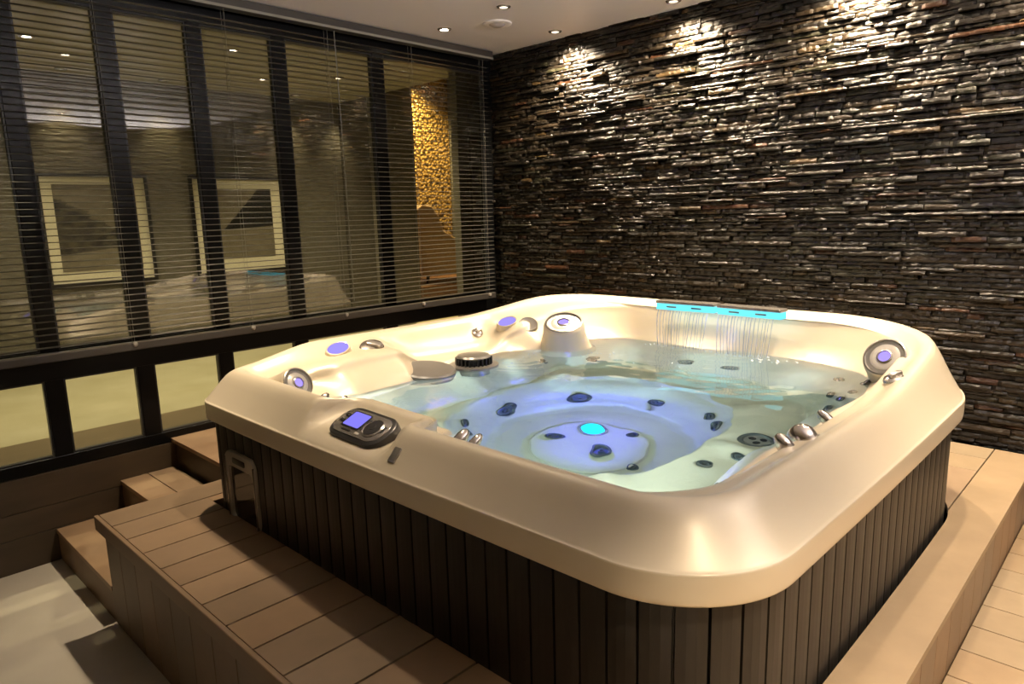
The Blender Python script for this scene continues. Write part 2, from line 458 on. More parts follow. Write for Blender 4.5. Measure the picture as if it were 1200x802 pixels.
def inset(a, k=1., bow=.012):
    if not np.iterable(a): a = (a,)*4      # left,right,front,back
    l, r, f, b = a
    rad = [max(.05, R0[0]-min(l, f)*k), max(.08, R0[1]-min(r, f)*k*.8), max(.1, R0[2]-min(r, b)*k*.6), max(.1, R0[3]-min(l, b)*k*.6)]
    return ring(OX0+l, OX1-r, OY0+f, OY1-b, rad, bow)
CX, CY = -1.655, 2.150
rings = []
def addr(P, z, tagn=None): rings.append((P, z if np.iterable(z) else np.full(len(P), z)))
addr(inset(.050), .372); addr(inset(.012), .366); addr(inset(.003), .367); addr(inset(0), .372)
addr(inset(-.001), .395); addr(inset(-.001), .431); addr(inset(.0015), .4365); addr(inset(.007), .441)
A = inset(.045); addr(A, .444+(zcrest(A)-.444)*.38)
A = inset(.078); addr(A, .444+(zcrest(A)-.444)*.78)
A = inset(.100); addr(A, zcrest(A)-.003)
A = inset(.118); addr(A, zcrest(A))
A = inset((.145,.135,.135,.14)); addr(A, zcrest(A)-.006)
A = inset((.20,.165,.155,.17)); addr(A, zcrest(A)-.028)
# inner wall down to the water
W1 = ring(-2.40, -.725, 1.215, 3.11, (.20,.26,.42,.30), .012); 
W1a = ring(-2.425, -.708, 1.211, 3.128, (.19,.25,.42,.30), .012); rings.append((W1a, zcrest(W1a)-.038))
addr(W1, zcrest(W1)-.078)
W2 = ring(-2.335, -.765, 1.265, 3.06, (.24,.28,.42,.30), .010); addr(W2, .455)
W3 = ring(-2.27, -.83, 1.335, 2.99, (.26,.30,.40,.30), .010); addr(W3, .30)
W4 = ring(-2.215, -.885, 1.395, 2.93, (.28,.32,.40,.30), .0); addr(W4, .12)
W5 = ring(-2.195, -.915, 1.43, 2.90, (.30,.34,.42,.32), .0); addr(W5, .045)
W6 = ring(-2.18, -.95, 1.48, 2.86, (.34,.36,.42,.34), .0); addr(W6, .02)
def circ(r, cx=CX, cy=CY): return ring(cx-r, cx+r, cy-r, cy+r, (r,)*4)
def sq(hx, hy, k): r = min(hx, hy)*k; return ring(CX-hx, CX+hx, CY-hy, CY+hy, (r,)*4)
addr(sq(.53, .585, .80), .022); addr(sq(.505, .565, .85), .008)
addr(sq(.485, .545, .88), -.03); addr(circ(.47), -.16); addr(circ(.44), -.275); addr(circ(.40), -.305); addr(circ(.36), -.31)
addr(circ(.245), -.312); addr(circ(.232), -.298); addr(circ(.12), -.296); addr(circ(.05), -.298); addr(circ(.008), -.298)
# arrays
RP = np.array([p for p, z in rings]); RZ = np.array([z for p, z in rings])
# finer rings by Catmull-Rom
def refine(A, sub):
    n = len(A); out = []
    for i in range(n-1):
        p0, p1, p2, p3 = A[max(i-1, 0)], A[i], A[i+1], A[min(i+2, n-1)]
        for k in range(sub):
            t = k/sub
            m1 = (p2-p0)/2; m2 = (p3-p1)/2
            h = (2*t**3-3*t**2+1)*p1+(t**3-2*t**2+t)*m1+(-2*t**3+3*t**2)*p2+(t**3-t**2)*m2
            out.append(h)
    out.append(A[-1]); return np.array(out)
FULL = np.concatenate([RP, RZ[:, :, None]], axis=2)
i_cr = 11                                    # crest ring
outer = refine(FULL[:13], 2)[:-1]; inner = refine(FULL[12:], 5)
GRID = np.concatenate([outer, inner], axis=0)
def gauss(d, w): return np.exp(-(d/w)**2)
NO_ = len(outer); RI = np.arange(len(GRID))[:,None]*np.ones((1, GRID.shape[1]))
INN = (RI >= NO_+5)          # rings inside the rim
X, Y, Z = GRID[:,:,0].copy(), GRID[:,:,1].copy(), GRID[:,:,2].copy()
# --- alcove for the control panel in the front rim
def bump01(x, a, b, s): return sm((x-a+s/2)/s)*sm((b+s/2-x)/s)
wx = bump01(X, -1.955, -1.560, .06)
s_out = sm((Y-(OY0+.012))/.05)
rimw = wx*sm((1.50-Y)/.10)*(Y < 1.6)
up_ = (Z > .425)
dy = .112*rimw*s_out*np.where(Z > .2, 1, sm((Z-.0)/.2))
Y = Y+dy*np.where(Z > .43, 1, sm((Z-.12)/.31))
Z = Z-np.where(up_ & (Y < 1.33) & ~INN, .016*rimw*s_out, 0)
# --- left rim: two flat shelves with lights and knobs, and a scooped filter bay between them
inn = sm((X-(OX0+.13))/.05)*sm((-2.05-X)/.15)        # inner-left zone
bay = bump01(Y, 1.86, 2.46, .26)*inn
Z = np.where(Z > .40, Z-(Z-.400)*bay*.62*sm((X-(OX0+.12))/.16), Z)
sh = np.maximum(bump01(Y, 1.40, 1.80, .14), bump01(Y, 2.52, 2.80, .12))*inn
zsh = .585+.02*sm((Y-2)/.6)
push = .085*sh*sm((.62-Z)/.2+.25)*sm((Z-.15)/.2)
X = X+push*sm((Z-.40)/.05+.6)
# --- moulded backs: gentle vertical ribs and seat dividers round the basin
th = np.arctan2(Y-CY, X-CX)
wallz = INN*sm((Z+.02)/.10)*sm((.50-Z)/.10)
def radial(amount):
    global X, Y
    d = np.hypot(X-CX, Y-CY)+1e-6; X = X-(X-CX)/d*amount; Y = Y-(Y-CY)/d*amount
ribs = sum(gauss((th-math.radians(a)+PI) % (2*PI)-PI, math.radians(w))*h for a, w, h in
    ((92,9,.07), (58,8,.06), (128,9,.07), (158,8,.05), (-170,8,.05), (10,8,.05), (-22,8,.05), (-62,7,.05), (-100,7,.05), (-135,8,.05), (33,7,.05)))
radial(ribs*wallz)
# seat pans: shallow dishes with raised dividers running to the footwell
dd = np.hypot(X-CX, Y-CY)
seat = (np.abs(Z-.02) < .06)*sm((dd-.50)/.08)
div = sum(gauss((th-math.radians(a)+PI) % (2*PI)-PI, math.radians(5))*h for a, h in ((92,.05), (45,.03), (140,.07), (-178,.05), (5,.05), (-48,.05), (-90,.05), (-128,.04)))
Z = Z+seat*(div-.015)
# foot recess on the near-right side where the big drain cover sits
rec = gauss(np.hypot(X+1.02, Y-2.20), .17)*(Z < .2)*(Z > -.2)
Z = Z-.05*rec
TUBG = np.stack([X, Y, Z], axis=2)
nr, ns = TUBG.shape[:2]
Vt = TUBG.reshape(-1, 3)
tub = empty('hot_tub', (CX, CY, -.46))
tag(tub, 'large square hot tub with cream acrylic shell and dark slatted skirt, filled with lit water', 'hot tub')
to = np.array([CX, CY, -.46])
Ft = [(i*ns+k, i*ns+(k+1) % ns, (i+1)*ns+(k+1) % ns, (i+1)*ns+k) for i in range(nr-1) for k in range(ns)]
Ft.append(tuple((nr-1)*ns+k for k in range(ns)))
shell = mesh('shell', Vt-to, Ft, M_shell, tub, True)
BV = BVHTree.FromPolygons([tuple(v) for v in Vt], Ft)
def snap(p, toward=None):
    h = BV.find_nearest(Vector(p)); n = h[1]
    c = Vector((CX, CY, .9))
    if n.dot(c-h[0]) < 0: n = -n
    return h[0], n
def TL(v): return Vector(v)-Vector(to)      # world to tub-local

# skirt: vertical planks round the sides
def skirt():
    P = inset(.030, bow=.012)
    L = np.r_[0, np.cumsum(np.hypot(*(np.roll(P, -1, 0)-P).T))]; tot = L[-1]
    Pc = np.r_[P, P[:1]]
    def at(s):
        s %= tot; return np.array([np.interp(s, L, Pc[:,0]), np.interp(s, L, Pc[:,1])])
    def nrm(s):
        d = at(s+.01)-at(s-.01); d /= np.hypot(*d); return np.array([d[1], -d[0]])
    n = round(tot/.0715); w = tot/n
    V = []; Fc = []; T = []
    r = random.Random(3)
    wide = {}
    for k in range(n):
        g = .0035; s0 = k*w; k_ = r.uniform(.85, 1.2); c = (.020*k_, .0165*k_, .0125*k_)
        pts = [(s0, -.012), (s0+g*.4, -.012), (s0+g, 0), (s0+w*.35, .0015), (s0+w*.65, .0015), (s0+w-g, 0), (s0+w-g*.4, -.012)]
        b = len(V)
        for s, o in pts:
            q = at(s)+nrm(s)*o
            for z in (-.44, .372): V.append((q[0], q[1], z)); T.append(c)
        for i in range(len(pts)-1): Fc.append((b+2*i, b+2*i+2, b+2*i+3, b+2*i+1))
        a = b+2*(len(pts)-1); q = (b+2*len(pts)) if k < n-1 else 0
        Fc.append((a, q, q+1, a+1))
    V = np.array(V)
    o = mesh('skirt', V-to, Fc, M_skirt, tub)
    ca = o.data.color_attributes.new('tone', 'FLOAT_COLOR', 'POINT')
    for i, c in enumerate(T): ca.data[i].color = (*c, 1)
    # corner posts: wide seams either side of the front panels
    for xs_ in (-2.160, -1.270):
        MB().box(xs_-.006-to[0], xs_+.006-to[0], 1.0790-to[1], 1.092-to[1], -.43-to[2], .366-to[2]).build('panel_seam', M_black, tub)
    base = MB().box(OX0+.05-to[0], OX1-.05-to[0], OY0+.05-to[1], OY1-.05-to[1], 0, .03); base.build('base_pan', M_black, tub)
skirt()

# water -------------------------------------------------------------
ZWAT = .452
def water():
    base = ring(-2.36, -.74, 1.24, 3.09, (.25,.28,.42,.30), .010)
    # widen where the control-panel alcove moves the rim
    K = 110; ks = (np.arange(K)/(K-1))**.9
    V = []
    for k in ks: V.append(np.c_[CX+(base[:,0]-CX)*(k+.002), CY+(base[:,1]-CY)*(k+.002)])
    V = np.concatenate(V); x, y = V[:,0], V[:,1]
    z = np.zeros(len(V))
    r = np.random.default_rng(5)
    for i in range(26):
        a = r.uniform(0, 2*PI); lam = r.uniform(.07, .42); z += .00016*lam/.2*np.sin((x*math.cos(a)+y*math.sin(a))*2*PI/lam+r.uniform(0, 6.28))
    for cx, cy, am in ((-1.72,2.95,.0020), (-1.42,2.93,.0022)):
        d = np.hypot(x-cx, y-cy); z += am*np.cos(d*2*PI/.075)*np.exp(-d/.22)
    for cx, cy, am in ((-2.15,2.30,.0012), (-2.05,2.75,.0010)):
        d = np.hypot(x-cx, y-cy); z += am*np.cos(d*2*PI/.06)*np.exp(-d/.16)
    n = len(base)
    Fc = [(i*n+k, i*n+(k+1) % n, (i+1)*n+(k+1) % n, (i+1)*n+k) for i in range(K-1) for k in range(n)]
    Fc = [f[::-1] for f in Fc]; Fc.append(tuple(range(n)))
    nb = len(V); V = np.concatenate([V, V[-n:]]); z = np.r_[z, np.full(n, -.40-ZWAT)]      # body of the water down behind the shell
    a0 = (K-1)*n
    Fc += [(a0+k, nb+k, nb+(k+1) % n, a0+(k+1) % n) for k in range(n)]; Fc.append(tuple(nb+k for k in range(n))[::-1])
    o = mesh('water', np.c_[V, ZWAT+z]-[CX, CY, ZWAT], Fc, M_water, None, True)
    o.location = (CX, CY, ZWAT)
    tag(o, 'clear rippling pale aqua water filling the basin of the hot tub', 'water', kind='stuff')
water()

def foam():
    mb = MB(); r = random.Random(11)
    def dome(x, y, a, z=ZWAT): mb.lathe([(a, z-.0005), (a*.8, z+a*.45), (a*.35, z+a*.75), (.0001, z+a*.8)], 7, Matrix.Translation((x, y, 0)))
    for cx, cy, sx, sy, n, am in ((-1.74,2.985,.10,.022,70,.0040), (-1.40,2.975,.10,.025,90,.0045), (-1.30,2.95,.05,.03,30,.0065), (-2.13,2.32,.10,.10,26,.0035), (-2.05,2.62,.12,.06,26,.0035), (-1.55,2.45,.24,.10,30,.003), (-2.10,1.45,.06,.04,14,.003)):
        for k in range(n): dome(r.gauss(cx, sx), min(r.gauss(cy, sy), 3.02), r.uniform(.3, 1)*am)
    m, nt, b = newmat('foam'); b.inputs['Base Color'].default_value = (.9,.92,.95,1); b.inputs['Roughness'].default_value = .2; b.inputs['Alpha'].default_value = .75
    o = mb.build('bubbles', m, None, True, 80); tag(o, 'small white foam bubbles on the water where the strands land', 'bubbles', kind='stuff')
foam()

# fittings ----------------------------------------------------------
def part(mb, name, mat, parent=tub, smooth=True, split=35):
    return mb.build(name, mat, parent, smooth, split)
def jet(p, r, kind='round'):
    q, n = snap(p); n = n.normalized(); M = frame(TL(q)+n*.003, n)
    mb = MB().lathe([(r*.62, -.004), (r*.98, .0), (r, .004), (r*.96, .010), (r*.78, .012), (r*.70, .008), (r*.66, .002)], 28, M)
    o = part(mb, 'jet', M_jetring)
    b = MB().lathe([(r*.68, .001), (r*.66, .003), (0.0001, .003)], 20, M)
    if kind == 'triple':
        part(b, 'nozzle_plate', M_trim, o)
        h = MB()
        for k in range(3):
            a = 2*PI*k/3+.4; Mh = M @ Matrix.Translation((math.cos(a)*r*.33, math.sin(a)*r*.33, .0035)); h.lathe([(r*.2, 0), (r*.2, .002), (.0001, .002)], 14, Mh)
        part(h, 'nozzle_hole', M_black, o)
    elif kind == 'lit':
        part(b, 'lit_lens', M_violetw, o)
    else:
        part(b, 'nozzle_plate', M_jetdark, o)
        h = MB().lathe([(r*.34, .003), (r*.32, .010), (r*.2, .011), (r*.16, .006), (.0001, .006)], 18, M); part(h, 'nozzle', M_jetring, o)
    return o
JETS = [((-1.967,2.485,-.198),.045,'dark'), ((-2.118,2.141,-.192),.042,'dark'), ((-1.629,2.615,-.169),.030,'dark'), ((-1.328,2.534,-.100),.026,'r'),
    ((-1.246,2.444,-.096),.029,'r'), ((-1.033,2.327,-.023),.062,'triple'), ((-2.053,1.830,-.084),.022,'r'), ((-1.984,1.775,-.110),.026,'r'),
    ((-1.807,2.115,-.296),.030,'dark'), ((-1.573,2.337,-.296),.018,'dark'), ((-1.579,2.121,-.297),.034,'dark'), ((-1.412,2.100,-.312),.020,'r'),
    ((-1.072,2.015,-.007),.020,'r'), ((-1.024,2.156,-.019),.020,'r'), ((-2.250,2.733,.316),.028,'lit'), ((-2.243,2.536,.222),.028,'r'),
    ((-2.112,2.782,.148),.034,'r'), ((-1.661,2.911,.248),.034,'dark'), ((-1.455,2.961,.210),.034,'dark'), ((-.947,2.895,.343),.022,'r'),
    ((-.936,2.775,.212),.024,'r'), ((-.819,2.658,.411),.020,'r'), ((-.806,2.779,.440),.020,'r'), ((-.830,2.62,.33),.022,'lit'), ((-.870,2.563,.239),.026,'r'), ((-.86,2.42,.34),.024,'r')]
for p, r, k in JETS: jet(p, r*(1 if k == 'triple' else 1.32 if p[2] < 0 else 1.2), k)

# footwell light
q, n = snap((-1.735, 2.28, -.3)); M = frame(TL(q), n)
o = part(MB().lathe([(.062, 0), (.062, .006), (.054, .010), (.050, .008)], 32, M), 'footwell_light', M_chrome)
part(MB().lathe([(.050, .007), (.03, .013), (.0001, .015)], 32, M), 'light_lens', M_foot, o)
# three round lit head pods
def pod(p, nrm_, r, label):
    n = Vector(nrm_).normalized(); q = Vector(p); M = frame(TL(q), n)
    o = part(MB().lathe([(r*1.7, -.20), (r*1.35, -.13), (r*1.15, -.06), (r*1.08, -.012), (r*1.03, .0), (r*.97, .004), (r*.90, -.003), (r*.86, -.008)], 44, M), 'head_pod', M_shell)
    part(MB().lathe([(r*1.0, .001), (r*1.0, .006), (r*.93, .008), (r*.88, .000)], 44, M), 'pod_ring', M_trim, o)
    part(MB().lathe([(r*.90, -.006), (r*.80, -.001), (r*.45, .006), (r*.34, .004)], 44, M), 'pod_face', M_trimlt, o)
    part(MB().lathe([(r*.36, .003), (r*.36, .009), (r*.30, .011), (r*.27, .006)], 32, M), 'lens_ring', M_silver, o)
    e = part(MB().lathe([(r*.28, .006), (r*.15, .009), (.0001, .010)], 24, M), 'pod_light', M_violetw, o)
    return o
pod((-2.165, 2.615, .585), (.22,-.32,.90), .092, '')
pod((-2.300, 1.245, .528), (.85,.15,.50), .060, '')
pod((-.745, 2.735, .570), (-.10,-.78,.55), .074, '')
# lit cup wells on the left rim
def cup(p, rx, ry, rot):
    h = BV.ray_cast(Vector((p[0], p[1], 1.)), Vector((0,0,-1))); q = h[0]; n = (Vector((.50,-.22,.80))+(h[1] if h[1].z > 0 else -h[1])).normalized()
    M = frame(TL(q)+n*.016, n) @ Matrix.Rotation(rot, 4, 'Z')
    o = part(MB().lathe([(1, -.006), (1, .003), (.94, .006), (.86, .003), (.84, -.001)], 40, M, rx, ry) if False else MB().lathe([(rx*1.12, -.03), (rx*1.0, .003), (rx*.94, .005), (rx*.86, .002)], 40, M, 1, ry/rx), 'cup_well', M_shell)
    part(MB().lathe([(rx*.88, .002), (rx*.5, .0035), (.0001, .004)], 40, M, 1, ry/rx), 'cup_light', M_violet, o)
cup((-2.505, 1.55), .064, .045, .9); cup((-2.470, 2.53), .056, .040, .6)
# lever knobs on the rim
def knob(p, r, rot, base=True):
    h = BV.ray_cast(Vector((p[0], p[1], 1.)), Vector((0,0,-1))); q = h[0]; n = h[1] if h[1].z > 0 else -h[1]
    M = frame(TL(q), n) @ Matrix.Rotation(rot, 4, 'Z')
    n = (n+Vector((.45,-.3,.5))).normalized(); M = frame(TL(q), n) @ Matrix.Rotation(rot, 4, 'Z')
    o = part(MB().lathe([(r*1.05, -.024), (r*1.05, .004), (r*.96, .010), (r*.55, .016), (.0001, .017)], 36, M, 1, 1), 'diverter_knob', M_chrome)
    mb = MB().prism([(x+r*.25, y) for x, y in rrect(r*1.5, r*.62, r*.3)], .012, .026, M, .004); part(mb, 'knob_lever', M_silver, o)
    return o
knob((-2.478, 1.700), .050, -.5); knob((-2.560, 2.40), .028, .6)
knob((-.640, 2.47), .032, 1.3)
def dome(p, r, n):
    M = frame(TL(p), n)
    o = part(MB().lathe([(r, -.03), (r, -.004), (r*.94, .010), (r*.72, .024), (r*.4, .033), (.0001, .036)], 32, M), 'air_control_knob', M_chrome)
    part(MB().lathe([(r*1.12, -.03), (r*1.12, -.018), (r*1.02, -.014)], 32, M), 'knob_collar', M_trim, o)
dome((-.700, 1.745, .505), .022, (-.55,-.2,.8)); dome((-.690, 1.835, .508), .038, (-.55,-.1,.8)); dome((-.715, 2.09, .490), .018, (-.7,0,.6))
dome((-1.430, 1.262, .492), .020, (.1,.7,.6)); dome((-1.375, 1.262, .490), .016, (.1,.7,.6))
dome((-2.130, 1.240, .490), .018, (0,.7,.6)); dome((-2.060, 1.270, .486), .016, (0,.7,.6))
M = frame(TL((-2.380, 2.590, .560)), (.45,-.45,.77))
o = part(MB().lathe([(.050, -.03), (.050, .004), (.046, .008), (.038, .004)], 36, M), 'round_cap', M_trim)
part(MB().lathe([(.037, .002), (.03, -.001), (.0001, .003)], 30, M), 'cap_disc', M_silver, o)
# round filter disc and slotted skimmer cap in the left bay
M = frame(TL((-2.30, 1.855, .463)), (.12,0,1)); 
part(MB().lathe([(.124, -.10), (.124, .006), (.116, .012), (.0001, .014)], 48, M), 'filter_lid', pbr('lid_taupe', (.17,.155,.14), .35))
M = frame(TL((-2.245, 2.078, .458)), (0,0,1)) @ Matrix.Scale(1.18, 4)
o = part(MB().lathe([(.060, -.12), (.060, -.002), (.090, .0), (.095, -.004), (.095, .004), (.066, .006)], 48, M), 'skimmer_cap', M_trim)
part(MB().lathe([(.058, .004), (.058, .030)], 40, M), 'skimmer_throat', M_black, o)
part(MB().lathe([(.064, .030), (.066, .034), (.060, .040), (.03, .043), (.0001, .044)], 48, M), 'cap_top', M_trim, o)
sl = MB()
for k in range(26):
    a = 2*PI*k/26; Mk = M @ Matrix.Rotation(a, 4, 'Z') @ Matrix.Translation((.066, 0, .018)); sl.prism([(-.005,-.003), (.005,-.003), (.005,.003), (-.005,.003)], -.013, .013, Mk)
part(sl, 'cap_fin', M_black, o, False)
# spare round cap on the back-left wall
q, n = snap((-2.30, 2.62, .56))
# waterfall spouts: two lit slabs side by side under the back rim
def spout(xa, ya, xb, yb, z):
    a = Vector((xa, ya, z)); b = Vector((xb, yb, z)); c = (a+b)/2; L = (b-a).length; ang = math.atan2(yb-ya, xb-xa)
    M = Matrix.Translation(TL(c)) @ Matrix.Rotation(ang, 4, 'Z')
    o = part(MB().prism(rrect(L, .075, .008, 3), .012, .024, M, .003), 'waterfall_spout', M_silver)
    part(MB().prism(rrect(L*.985, .062, .004, 2), -.020, .0119, M), 'lit_lip', M_cyan, o, False)
    for t in (-.22, .2):
        mb = MB(); Mk = M @ Matrix.Translation((L*t, -.0318, -.004)); mb.prism([(-.026,-.0004), (.026,-.0004), (.026,.0004), (-.026,.0004)], -.0035, .0035, Mk)
        part(mb, 'spout_slot', M_trim, o, False)
spout(-1.90, 3.055, -1.585, 3.070, .648); spout(-1.565, 3.060, -1.250, 3.045, .648)
def fall(x0, x1, y, label):
    mb = MB(); r = random.Random(int(x1*-1000)); n = 17
    for i in range(n):
        x = x0+(x1-x0)*(i+.5)/n+r.uniform(-.004, .004); yb = y-.035-r.uniform(0, .012)
        dx = (x-(x0+x1)/2)*-.10+r.uniform(-.006, .006); rad = r.uniform(.0012, .0030)
        pts = []; rs = []
        for k in range(9):
            t = k/8; pts.append((x+dx*t*t-(x0+x1)/2, (y-.030)-.030*math.sqrt(t)+r.uniform(-.001, .001)-y, .628-(.628-ZWAT)*t)); rs.append(rad*(1.15-.35*t)*r.uniform(.85, 1.15))
        mb.tube(pts, rs, 6)
    o = mb.build('falling_water', M_fall, None, True, 60); o.location = ((x0+x1)/2, y, 0)
    tag(o, label, 'water', kind='stuff')
fall(-1.88, -1.60, 3.045, 'thin water strands falling from the left glowing blue spout of the hot tub')
fall(-1.55, -1.27, 3.035, 'denser water strands falling from the right glowing blue spout of the hot tub')

# control panel -----------------------------------------------------
def panel():
    n = Vector((0, -.42, .91)).normalized(); c = Vector((-1.738, 1.145, .492))
    M = frame(TL(c), n, up=(0,-1,0)); 
    # local x along the rim, y up the slope
    xx = Vector((1,0,0)); zz = n; yy_ = zz.cross(xx)
    R = Matrix((xx, yy_, zz)).transposed().to_4x4(); R.translation = TL(c)
    M = R @ Matrix.Rotation(-.03, 4, 'Z') @ Matrix.Translation((0, 0, -.006)) @ Matrix.Diagonal((.91, .87, .9, 1))
    o = part(MB().prism(rrect(.300, .150, .062, 10), -.03, .020, M, .010), 'control_panel', M_char)
    part(MB().prism(rrect(.268, .118, .050, 10), .0195, .0235, M, .002), 'panel_face', M_silver, o)
    part(MB().prism(rrect(.104, .080, .010, 4), .023, .0250, M @ Matrix.Translation((-.040, .008, 0)), 0), 'display_bezel', M_black, o, False)
    part(MB().prism(rrect(.092, .068, .006, 3), .0250, .0256, M @ Matrix.Translation((-.040, .010, 0)), 0), 'display_screen', M_screen, o, False)
    Md = M @ Matrix.Translation((.068, .0, .023))
    part(MB().lathe([(.044, 0), (.044, .003), (.038, .006), (.034, .003)], 32, Md), 'dial_ring', M_silver, o)
    part(MB().lathe([(.035, 0), (.034, .006), (.014, .007), (.012, .009), (.0001, .010)], 32, Md), 'control_dial', M_char, o)
    for dx, dy, w, h in ((-.108,.020,.022,.013), (-.108,-.008,.022,.013), (.022,.020,.010,.022), (.022,-.014,.010,.022), (-.04,-.042,.05,.009), (.116,.008,.010,.030)):
        part(MB().prism(rrect(w, h, min(w, h)*.3, 3), .023, .0262, M @ Matrix.Translation((dx, dy, 0)), .0008), 'panel_button', M_char, o)
    part(MB().prism(rrect(.022, .010, .004, 3), .0232, .0262, M @ Matrix.Translation((.026, -.044, 0)), .0008), 'panel_button', M_trimlt, o)
panel()
# small grey badge beside the panel
n = Vector((0, -.83, .56)).normalized(); h = BV.ray_cast(Vector((-1.500, .9, .478)), Vector((0, 1, 0)))
q, nn = h[0], h[1]
if nn.y > 0: nn = -nn
Mb = frame(TL(q), nn)
part(MB().prism(rrect(.028, .046, .003, 3), -.002, .004, Mb, .001), 'badge', M_trim)

# lit equipment door on the left corner of the skirt ------------------
def door():
    c = Vector((-2.452, 1.078, .125)); M = frame(TL(c), (0,-1,0))
    mb = MB(); out = rrect(.245, .285, .045, 6); inn_ = [(x*.78+.004, y*.74-.022) for x, y in rrect(.245, .285, .03, 6)]
    V = []; n = len(out)
    for pts, z in ((out, -.01), (out, .010), ([(x*.975, y*.98) for x, y in out], .016), ([(x*1.04, y*1.03-.0005) for x, y in inn_], .016), (inn_, .009), (inn_, -.01)):
        V += [M @ Vector((x, y, z)) for x, y in pts]
    Fc = [(i*n+k, i*n+(k+1) % n, (i+1)*n+(k+1) % n, (i+1)*n+k) for i in range(5) for k in range(n)]
    o = part(MB().add(V, Fc), 'equipment_door', pbr('door_trim', (.42,.40,.36), .32, .3))
    part(MB().prism(inn_, -.008, .006, M), 'door_glass', pbr('smoked_glass', (.012,.011,.010), .08, 0, .6), o, False)
    part(MB().prism(rrect(.10, .022, .008, 4), .012, .0185, M @ Matrix.Translation((0, .112, 0)), .001), 'door_grip', M_black, o)
    for s in (-1, 1): part(MB().prism(rrect(.006, .25, .002, 2), .012, .019, M @ Matrix.Translation((s*.114, -.01, 0)), .001), 'door_edge_strip', M_silver, o)
door()

# ------------------------------------------------------------------ venetian blind
def blind():
    xb = -3.680; y0, y1 = .12, 3.640
    e = empty('venetian_blind', (xb, (y0+y1)/2, .51)); o = Vector(e.location)
    tag(e, 'wide dark metal venetian blind hanging half open in front of the black framed window', 'blind')
    zt, zb_ = 2.150, .560; n = 54; V = []; Fc = []
    w = .017; tl = math.radians(-3)
    for i in range(n):
        z = zb_+(zt-zb_)*(i+.5)/n; b = len(V)
        for k in range(5):
            t = (k-2)/2; xx = t*w*math.cos(tl); zz = z+t*w*math.sin(tl)+.0018*(1-t*t)
            for s in (y0, y1):
                V.append((xx, s-o.y, zz-o.z)); 
        for k in range(4): Fc.append((b+2*k, b+2*k+1, b+2*k+3, b+2*k+2))
    sl = mesh('slats', V, Fc, M_slat, e, True)
    m = sl.modifiers.new('thick', 'SOLIDIFY'); m.thickness = .0009
    MB().box(-.030, .028, y0-o.y-.01, y1-o.y+.03, 2.190-o.z, 2.245-o.z).build('headrail', M_rail, e, bevel=.002)
    MB().box(.0285, .031, y0-o.y-.01, y1-o.y+.03, 2.192-o.z, 2.205-o.z).build('headrail_trim', M_cord, e)
    MB().box(-.018, .018, y0-o.y, y1-o.y, 0, .036).build('bottom_rail', M_rail, e, bevel=.004)
    MB().box(-.0185, .0185, y0-o.y, y1-o.y, .034, .040).build('bottom_rail_top', M_slat, e, bevel=.002)
    for yc in (.53, 1.137, 1.745, 2.344, 2.950, 3.575):
        mb = MB()
        for dx in (-.0175, .0175): mb.tube([(dx, yc-o.y, 2.20-o.z), (dx, yc-o.y, .03)], .0011, 5)
        for i in range(n):
            z = zb_+(zt-zb_)*(i+.5)/n-.001; mb.tube([(-.0175, yc-o.y, z-o.z), (.0175, yc-o.y, z-o.z)], .0006, 4)
        c = mb.build('ladder_cord', M_cord, e)
        Mk = Matrix.Translation((.012, yc-o.y, .030)) @ Matrix.Rotation(PI/2, 4, 'Y')
        MB().lathe([(.004, -.004), (.010, .0), (.013, .010), (.009, .018), (.0001, .020)], 16, Mk).build('cord_knob', M_knob, e, True)
    # tilt wand
    MB().tube([(.026, 2.385-o.y, 2.18-o.z), (.027, 2.395-o.y, 1.5-o.z), (.027, 2.400-o.y, .62-o.z)], .0028, 8).build('tilt_wand', pbr('wand', (.20,.20,.17), .3), e, True)
blind()

# ------------------------------------------------------------------ next room, seen through the glass
XN = -6.23
M_nwall = noisy('far_plaster', (.115,.106,.082), (.165,.152,.118), 12, (1,1,4), .28, 8, .8, .02)
M_nfloor = noisy('far_floor', (.36,.335,.20), (.43,.40,.26), 3, (1,1,1), .6, 6, .02)
NY0, NY1 = -1.7, 6.4
struct(MB().box(-7.6, XW-.056, NY0, NY1, -.12, -.02).build('floor', M_nfloor))
M_fc = pbr('far_ceiling', (.50,.47,.38), .6)
struct(MB().box(-7.6, XW-.056, NY0, 4.05, ZC, ZC+.12).build('ceiling', M_fc))
struct(MB().box(-7.6, XW-.056, 4.07, NY1, 3.0, 3.12).build('ceiling', M_fc))
struct(MB().box(-7.6, XW-.056, 4.05, 4.07, ZC, 3.1).build('trim_3', M_fc))
struct(MB().box(XN-.12, XN, NY0, 4.05, -.02, ZC).box(XN-.12, XN, 4.07, 4.99, -.02, 3.0).build('wall_far', M_nwall))
struct(MB().box(XN, XN+.06, 4.40, 4.56, -.02, 3.0).build('trim_1', pbr('pilaster', (.36,.33,.26), .5)))
struct(MB().box(-7.6, XW, NY0-.1, NY0, -.02, ZC).build('wall_side', M_nwall))
struct(MB().box(-7.6, XW-.06, NY1, NY1+.1, -.02, 3.0).build('wall_end', M_nwall))
struct(MB().box(XW-.03, XW+.02, YW+.125, NY1, -.02, 3.0).build('wall_partition', M_dark))
struct(MB().box(-4.42, -4.34, 4.072, 5.2, -.02, 3.0).box(-4.42, -4.34, 3.93, 4.048, -.02, ZC).build('wall_return', pbr('return_wall', (.20,.18,.13), .5)))
struct(MB().box(-4.32, XW-.057, NY0, YW+.5, -.0198, -.004).build('baseboard_left', noisy('dark_threshold', (.13,.10,.055), (.17,.13,.075), 5, (1,.3,1), .4)))
